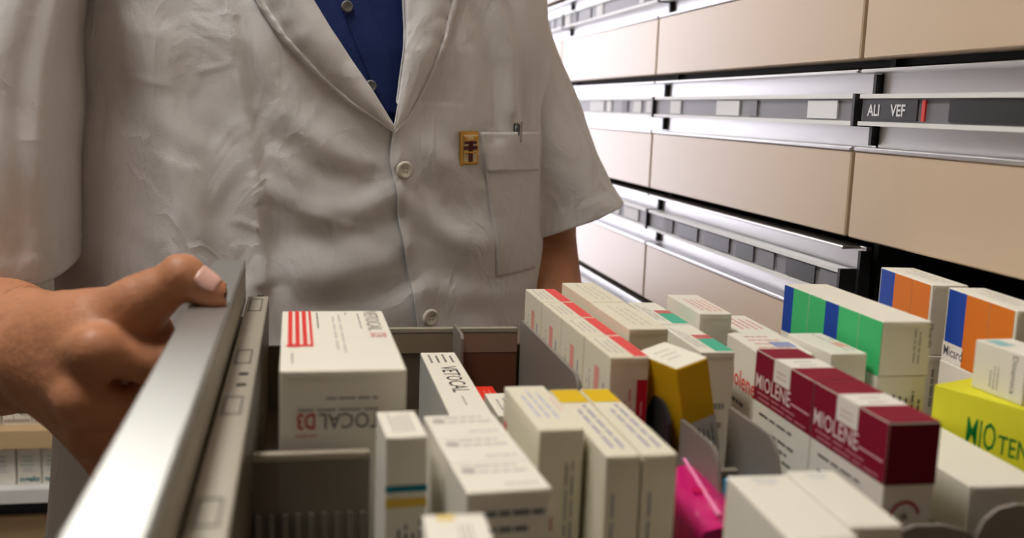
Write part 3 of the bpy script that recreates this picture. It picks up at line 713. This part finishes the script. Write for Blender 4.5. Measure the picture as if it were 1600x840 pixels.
def panel(side, bm):
    rows = []
    for z in zs:
        e = edge_over(z) if side > 0 else edge_under(z); a, b = AB(z, e); a = float(a)
        s0 = math.copysign(min(1, abs(e/a))**(NE/2), e); th0 = math.asin(s0)
        N = 170; s = np.linspace(0, 1, N)**1.35; th = th0 + (side*math.pi - th0)*s
        sn, cs = np.sin(th), np.cos(th); a = AB(z, sn)[0]
        x = a*np.sign(sn)*np.abs(sn)**(2/NE); q_ = b*np.sign(cs)*np.abs(cs)**(2/NE)
        nx = np.sign(x)*(np.abs(x/a))**(NE-1)/a; nq = np.sign(q_)*(np.abs(q_/b))**(NE-1)/b; nl = np.hypot(nx, nq)
        w_ = np.clip(q_/b*2.2+.25, 0, 1)
        d_ = disp(x, np.full_like(x, z))*w_ + .004*np.sin(th*7+z*5)*(1-w_)
        if side > 0: d_ = d_ + .0045*np.exp(-np.maximum(0, x-e)/.03)*(z < Vb[1]+.02) + .0008*np.exp(-((x-e-.007)/.0022)**2)*(z < Vb[1])
        X_ = x+nx/nl*d_; Q_ = q_+nq/nl*d_
        rows.append([tuple(loc2w(X_[i], Q_[i], z)-ORG) for i in range(N)])
    grid_mesh(bm, rows if side > 0 else [r[::-1] for r in rows])
bm = bmesh.new(); panel(1, bm); panel(-1, bm)
coat = mk('lab_coat', bm, COAT, person, True)
sm = coat.modifiers.new('thick', 'SOLIDIFY'); sm.thickness = .0014; sm.offset = -1

def lapel(inner, outer, lab):
    """two pixel-measured outlines become a folded strip of cloth lying on the coat"""
    def resample(pts, n):
        P_ = np.array([hit(*p) for p in pts]); s = np.r_[0, np.cumsum(np.hypot(*np.diff(P_, axis=0).T))]; t = np.linspace(0, s[-1], n)
        return np.c_[np.interp(t, s, P_[:, 0]), np.interp(t, s, P_[:, 1])]
    n = 60; A_, B_ = resample(inner, n), resample(outer, n); bm = bmesh.new(); rows = []
    for i in range(n):
        row = []
        for jx in range(17):
            t = jx/16; p = A_[i]*(1-t)+B_[i]*t
            wid = math.hypot(*(A_[i]-B_[i]))
            off = .0025 + min(.007, wid*.22)*math.sin(math.pi*min(1, t*1.15+.05))**.8 + .0018*(t > .9)*0 + .0006*math.sin(i*1.1+jx*.2)*(t > .55)*t
            x, z = p; row.append(csurf(x, z, off, dx=float(disp(x, z))*(.25+.75*t)))
        rows.append(row)
    grid_mesh(bm, rows); o = mk('lapel', bm, COAT, coat, True)
    sm = o.modifiers.new('thick', 'SOLIDIFY'); sm.thickness = .0016; sm.offset = 0
    # stitched hem along the outer edge
    bm = bmesh.new(); rows = []
    for i in range(n):
        row = []
        for jx in range(4):
            t = .86+.035*jx; p = A_[i]*(1-t)+B_[i]*t
            row.append(csurf(p[0], p[1], .0040+.0011*math.sin(math.pi*jx/3)+.0006*math.sin(i*2.1), dx=float(disp(*p))*(.25+.75*t)))
        rows.append(row)
    grid_mesh(bm, rows); mk('stitched_hem', bm, COAT, coat, True)
    return o
lapel([(614,198),(580,143),(545,92),(512,42),(487,0),(462,-45),(440,-90)], [(612,206),(548,166),(493,120),(438,62),(405,12),(382,-35),(366,-90)], 'a')
lapel([(614,198),(622,140),(629,90),(632,45),(630,0),(624,-45),(616,-90)], [(613,208),(640,180),(664,139),(689,80),(704,31),(714,0),(722,-90)], 'b')
# collar band round the neck (above the frame)
bm = bmesh.new(); rows = []
for i in range(5):
    rows.append([tuple(loc2w(math.sin(t)*(.083+.004*i), -.005-math.cos(t)*(.075+.004*i), 1.455+.008*i-.006*i*i*.5)-ORG) for t in np.linspace(-2.4, 2.4, 40)])
grid_mesh(bm, rows); o = mk('collar', bm, COAT, coat, True); o.modifiers.new('t', 'SOLIDIFY').thickness = .002

# chest pocket with turned-over top band
def patch(name, corners, off, nu, nv, material, parent, thick=.0012, band=None):
    c = [np.array(hit(*p)) for p in corners]     # TL TR BR BL
    bm = bmesh.new(); rows = []
    for i in range(nv+1):
        v = i/nv; row = []
        for jx in range(nu+1):
            u = jx/nu; p = (c[0]*(1-u)+c[1]*u)*(1-v) + (c[3]*(1-u)+c[2]*u)*v
            edge = min(u, 1-u, 1-v)
            o_ = off*min(1, .35+edge*14) if band is None else off
            row.append(csurf(p[0], p[1], o_, dx=float(disp(p[0], p[1]))*.75))
        rows.append(row)
    grid_mesh(bm, rows); o = mk(name, bm, material, parent, True); s_ = o.modifiers.new('t', 'SOLIDIFY'); s_.thickness = thick; s_.offset = 1
    return o
patch('chest_pocket', [(748,207),(835,206),(836,418),(776,432)], .0032, 24, 40, COAT, coat)
patch('pocket_band', [(747,206),(836,205),(836,266),(757,268)], .0046, 24, 12, COAT, coat, .0014, band=1)

def button(px, py, r, material, parent, off=.006, name='button'):
    x, z = hit(px, py); c = csurf(x, z, off); n = (csurf(x, z, off+.01, dx=float(disp(x, z))) - c).normalized()
    u = n.cross(Vector((0, 0, 1))).normalized(); v = n.cross(u)
    bm = bmesh.new(); prof = [(0, .0012), (.55, .0012), (.7, .002), (.92, .0019), (1, .0006), (1, -.001)]
    rows = [[c + u*(r*k*math.cos(t)) + v*(r*k*math.sin(t)) + n*h for t in np.linspace(0, 2*math.pi, 25)[:-1]] for k, h in prof]
    rows[0] = [c + (u*math.cos(t)+v*math.sin(t))*.0001 + n*.0012 for t in np.linspace(0, 2*math.pi, 25)[:-1]]
    grid_mesh(bm, rows, closed_u=True)
    for a in range(4):
        t = math.pi/4+a*math.pi/2; k = c + (u*math.cos(t)+v*math.sin(t))*r*.28 + n*.0013
        vv = [bm.verts.new(k + (u*math.cos(s_)+v*math.sin(s_))*r*.09) for s_ in np.linspace(0, 2*math.pi, 7)[:-1]]; bm.faces.new(vv).material_index = 1
    return mk(name, bm, None, parent, True, mats=[material, GREYPL])
BTN = mat('coat_button', srgb(214, 210, 196), .35)
button(628, 265, .0082, BTN, coat); button(668, 494, .0082, BTN, coat)

# ---- shirt
bm = bmesh.new(); rows = []
for z in np.linspace(1.0, 1.485, 70):
    a, b = AB(min(z, 1.462)); a = float(a) - .013; b -= .012; row = []
    for t in np.linspace(-math.pi, math.pi, 121)[:-1]:
        sn, cs = math.sin(t), math.cos(t); k = 1+.004*math.sin(t*40+z*60)*.3
        row.append(tuple(loc2w(a*k*math.copysign(abs(sn)**(2/NE), sn), b*k*math.copysign(abs(cs)**(2/NE), cs), z)-ORG))
    rows.append(row)
grid_mesh(bm, rows, closed_u=True); shirt = mk('shirt', bm, NAVY, person, True)
pl = [(531,-30),(536,0),(552,40),(572,90),(592,140),(606,175)]
bm = bmesh.new(); rows = []
for i in range(30):
    t = i/29*(len(pl)-1); k = min(int(t), len(pl)-2); f_ = t-k
    x, y = pl[k][0]*(1-f_)+pl[k+1][0]*f_, pl[k][1]*(1-f_)+pl[k+1][1]*f_
    row = []
    for jx in range(8):
        p = hit(x+jx*6.5, y); row.append(csurf(p[0], p[1], -.0105+.0012*math.sin(math.pi*jx/7), dx=0))
    rows.append(row)
grid_mesh(bm, rows); mk('placket', bm, NAVY, shirt, True)
SB = mat('shirt_button', srgb(120, 118, 120), .3)
for p in ((547, 9), (584, 134)):
    x, z = hit(*p); FS = FOLDS; FOLDS = []; button(p[0], p[1], .0052, SB, shirt, -.0085); FOLDS = FS

# ---- sleeves
def sleeve(path, radii, sq, lab, seed, folds_=(), hem_tilt=(0, 0, 0)):
    """tube of cloth: path points, (rx, ry) half sizes in room X and in the direction across"""
    P_ = np.array(path, float); R_ = np.array(radii, float); n = 90; rows = []
    s = np.linspace(0, len(P_)-1, n)
    # smooth interpolation
    def ip(A_, t):
        i = int(min(max(math.floor(t), 0), len(A_)-2)); f_ = t-i; p0 = A_[max(i-1, 0)]; p1 = A_[i]; p2 = A_[i+1]; p3 = A_[min(i+2, len(A_)-1)]
        return .5*((2*p1)+(-p0+p2)*f_+(2*p0-5*p1+4*p2-p3)*f_**2+(-p0+3*p1-3*p2+p3)*f_**3)
    for i, t in enumerate(s):
        c = ip(P_, t); r = ip(R_, t); row = []; v = i/(n-1)
        for th in np.linspace(0, 2*math.pi, 97)[:-1]:
            cx, cy = math.cos(th), math.sin(th)
            ux, uy = math.copysign(abs(cx)**sq, cx), math.copysign(abs(cy)**sq, cy)
            g = .006*noise.noise(Vector((cx*1.8+seed, cy*1.8, v*3.2))) + .003*noise.noise(Vector((cx*4+seed, cy*4, v*7+5)))
            for (tc, tw, vc0, vc1, am, sw) in folds_:
                vv = tc + (v-vc0)*sw; dd = (th-vv+math.pi) % (2*math.pi) - math.pi
                fade = max(0, min(1, (v-vc0)/.15))*max(0, min(1, (vc1-v)/.15)); g += am*math.exp(-(dd/tw)**2)*fade
            g *= 1-.6*max(0, (v-.93)/.07)
            hem = .0012 if v > .93 else 0
            tl = v**2
            row.append((c[0]+ux*(r[0]+g+hem), c[1]+uy*(r[1]+g+hem), c[2] + (hem_tilt[0]*ux + hem_tilt[1]*uy)*tl))
        rows.append([tuple(Vector(p)-ORG) for p in row])
    bm = bmesh.new(); grid_mesh(bm, rows, closed_u=True)
    o = mk('sleeve', bm, COAT, coat, True); sm = o.modifiers.new('t', 'SOLIDIFY'); sm.thickness = .0016
    o.modifiers['t'].offset = 0
    return o
sleeve([(-.14, 1.03, 1.43), (-.19, 1.0, 1.385), (-.262, .958, 1.29), (-.284, .940, 1.16), (-.291, .933, 1.050)], [(.05, .06), (.082, .095), (.094, .108), (.100, .114), (.104, .108)], .50, 'r', 3.1,
       ((4.9, .22, .2, 1.0, .006, .25), (5.55, .16, .1, 1.05, .005, -.1), (4.3, .2, .3, .95, -.006, .3), (6.1, .25, .35, .9, -.007, -.4)), (.012, .01))
sleeve([(.145, 1.110, 1.43), (.175, 1.125, 1.375), (.204, 1.135, 1.28), (.245, 1.130, 1.17), (.280, 1.125, 1.078)], [(.045, .05), (.058, .075), (.060, .085), (.066, .085), (.074, .082)], .85, 'l', 8.4,
       ((4.6, .25, .2, 1.0, .006, .5), (5.3, .2, .1, .9, -.006, .5), (3.9, .25, .3, 1.0, .005, .4)), (.026, 0))

# ---- trousers, shoes, hair, eyes (outside the frame)
TRO = mat('dark_trousers', srgb(46, 48, 58), .85)
tr_ = [cone(loc2w(-.09, 0, .98), loc2w(-.10, 0, .5), .105, .078), cone(loc2w(-.10, 0, .5), loc2w(-.10, -.01, .10), .078, .068), cone(loc2w(.09, 0, .98), loc2w(.10, 0, .5), .105, .078), cone(loc2w(.10, 0, .5), loc2w(.10, -.01, .10), .078, .068)]
mesh_from('trousers', [nets(smooth_union(tr_, .02), (-.25, .85, .0), (.3, 1.3, 1.1), .013)], TRO, person, ORG)
for sx in (-.1, .1):
    mesh_from('shoe', [nets(smooth_union([cone(loc2w(sx, -.04, .045), loc2w(sx*1.2, .13, .035), .043, .036), cone(loc2w(sx, -.02, .06), loc2w(sx, -.02, .11), .04, .045)], .02), (-.25, .8, -.0), (.35, 1.3, .17), .008)], BLACKPL, person, ORG)
HAIR = mat('dark_hair', (.03, .022, .016), .6)
mesh_from('hair', [nets(lambda X, Y, Z: np.maximum(ell(tuple(loc2w(0, -.004, 1.66)), (.086, .101, .104))(X, Y, Z), -(Z-1.655) + 1.1*(EF.x*(X-ORG.x)+EF.y*(Y-ORG.y)) - .035), (-.1, .9, 1.5), (.16, 1.22, 1.79), .006)], HAIR, person, ORG)
for sx in (-.032, .032):
    mesh_from('eye', [nets(ell(tuple(loc2w(sx, .086, 1.648)), (.012, .012, .009)), tuple(loc2w(sx, .086, 1.648)-Vector((.02,)*3)), tuple(loc2w(sx, .086, 1.648)+Vector((.02,)*3)), .003)], WHITEPL, person, ORG)

# ---- badge and pen
GOLD = mat('gold_metal', srgb(206, 164, 84), .28, 1.); CRIM = mat('dark_red_enamel', srgb(86, 22, 30), .25); CREAM = mat('cream_enamel', srgb(222, 206, 160), .3)
xz = hit(729, 231); c = csurf(xz[0], xz[1], .0045) + ORG
bd = thing('badge_pin', 'small gold enamel badge with a dark red cross pinned beside the pocket', 'badge', c)
bd.rotation_euler = (math.radians(4), math.radians(-3), PHI*.8)
def bb(name, x0, z0, x1, z1, y, m_, pa): return box(name, (x0, y, z0), (x1, y+.0012, z1), m_, pa, .0003, 1)
pl_ = box('plate', (-.0098, -.0005, -.0158), (.0098, .0018, .0158), GOLD, bd, .0012)
bb('enamel_field', -.0062, -.0128, .0078, .0125, -.0012, CREAM, bd)
bb('cross_bar', -.0062, -.0012, .0078, .0022, -.0022, CRIM, bd); bb('cross_upright', -.0012, -.0128, .0030, .0066, -.0022, CRIM, bd); bb('cross_arm', -.0055, .0040, .0070, .0064, -.0022, CRIM, bd)
for sx in (-.0042, .0058): bb('rosette', sx-.0018, .0082, sx+.0018, .0112, -.0024, GOLD, bd)
bb('lower_bar', -.0062, -.0045, .0078, -.0030, -.0026, GOLD, bd); bb('upper_bar', -.0062, .0070, .0078, .0080, -.0026, GOLD, bd); bb('side_rim', -.0098, -.0158, -.0072, .0158, -.0018, GOLD, bd)
xz = hit(804, 215); c = csurf(xz[0], xz[1], .002) + ORG
pen = thing('pen', 'slim pen with a metal clip standing in the chest pocket', 'pen', c)
def cyl(name, r, z0, z1, m_, pa, x=0, y=0, tp=1):
    bm = bmesh.new(); rows = [[(x+r*k*math.cos(t), y+r*k*math.sin(t), z) for t in np.linspace(0, 2*math.pi, 17)[:-1]] for z, k in ((z0, 1), (z1, tp), (z1+r*.5, tp*.5))]
    V = grid_mesh(bm, rows, closed_u=True); bm.faces.new(V[0]); bm.faces.new(V[-1]); return mk(name, bm, m_, pa, True)
cyl('barrel', .0032, -.004, .010, BLACKPL, pen, -.002, .0); cyl('cap', .0034, .008, .0125, BLACKPL, pen, -.002, .0)
box('clip', (.0006, -.0060, -.004), (.0030, -.0048, .0165), mat('chrome', (.85, .85, .85), .15, 1.), pen, .0004)

# ------------------------------------------------------------------ shelf unit at the far left
WOOD = mat('pale_wood', srgb(206, 178, 136), .5, var=.1, vscale=6, stretch=(1, 12, 12))
SY = 1.62
def zpx(py, y=SY): return un(50, py, Y=y).z
su = thing('shelf_unit', 'open shelf unit with a wooden and a white board behind the arm', 'shelf', (-1.35, SY, 0))
q2 = Vector((-1.35, SY, 0))
def sb(name, a, b, m_, r=.001): return box(name, tuple(Vector(a)-q2), tuple(Vector(b)-q2), m_, su, r)
zw0, zw1, zl0, zl1 = zpx(701), zpx(672), zpx(786), zpx(764)
sb('board', (-1.35, SY, zw0), (-.30, SY+.38, zw1), WOOD); sb('board', (-1.35, SY, zl0), (-.30, SY+.38, zl1), WHITEPL)
sb('board', (-1.35, SY, .25), (-.30, SY+.38, .275), WOOD); sb('board', (-1.35, SY, 1.15), (-.30, SY+.38, 1.175), WOOD); sb('board', (-1.35, SY, 1.5), (-.30, SY+.38, 1.525), WOOD)
sb('side', (-1.37, SY, 0), (-1.35, SY+.38, 1.9), WHITEPL); sb('side', (-.30, SY, 0), (-.28, SY+.38, 1.9), WHITEPL); sb('back', (-1.35, SY+.38, 0), (-.30, SY+.39, 1.9), WHITEPL)
LIL = (176, 170, 196)
for i, (pa, pb, lab) in enumerate(((-70, -20, 'first'), (-18, 24, 'second'), (27, 64, 'third'), (66, 103, 'fourth'), (105, 140, 'fifth'))):
    x0, x1 = un(pa, 730, Y=SY+.02).x, un(pb, 730, Y=SY+.02).x; hh = zpx(703)-zl1
    pr = [('F','lines',.15,.5,.85,.85,3,'u',(150,190,170) if i > 1 else LIL), ('F','lines',.2,.35,.8,.5,2,'u',LIL)]
    if i in (2, 3): pr += [('F','t','ngelo' if i == 2 else 'nange',.1,.1,(x1-x0)*.85,.009,0,(40,120,130),.03)]
    carton('shelf_box', f'white medicine carton on the white shelf board, {lab} from the left', (x0, SY+.02), x1-x0, .12, zl1+hh-.004, zbase=zl1, prints=pr, group='cartons on the shelf board')
for i, (pa, pb, pt) in enumerate(((-60, 0, 655), (4, 50, 657), (52, 100, 659))):
    x0, x1 = un(pa, 660, Y=SY+.03).x, un(pb, 660, Y=SY+.03).x
    carton('paper_stack', ['flat pale carton lying at the left end of the wooden board', 'flat white carton lying in the middle of the wooden board', 'flat white carton on the wooden board behind the wrist'][i], (x0, SY+.03), x1-x0, .2, zpx(pt-5), zbase=zw1, prints=[('F','r',.05,.2,.95,.45,(176,160,150))])
x0, x1 = un(-60, 800, Y=SY+.05).x, un(84, 800, Y=SY+.05).x
carton('storage_box', 'dark navy storage box under the white board', (x0, SY+.05), x1-x0, .25, zpx(792), zbase=zpx(821), card=mat('navy_box', srgb(34, 38, 52), .5))
carton('storage_box', 'tan cardboard box below the dark storage box', (x0-.05, SY+.04), x1-x0+.06, .28, zpx(821)-.0002, zbase=.275, card=WOOD)
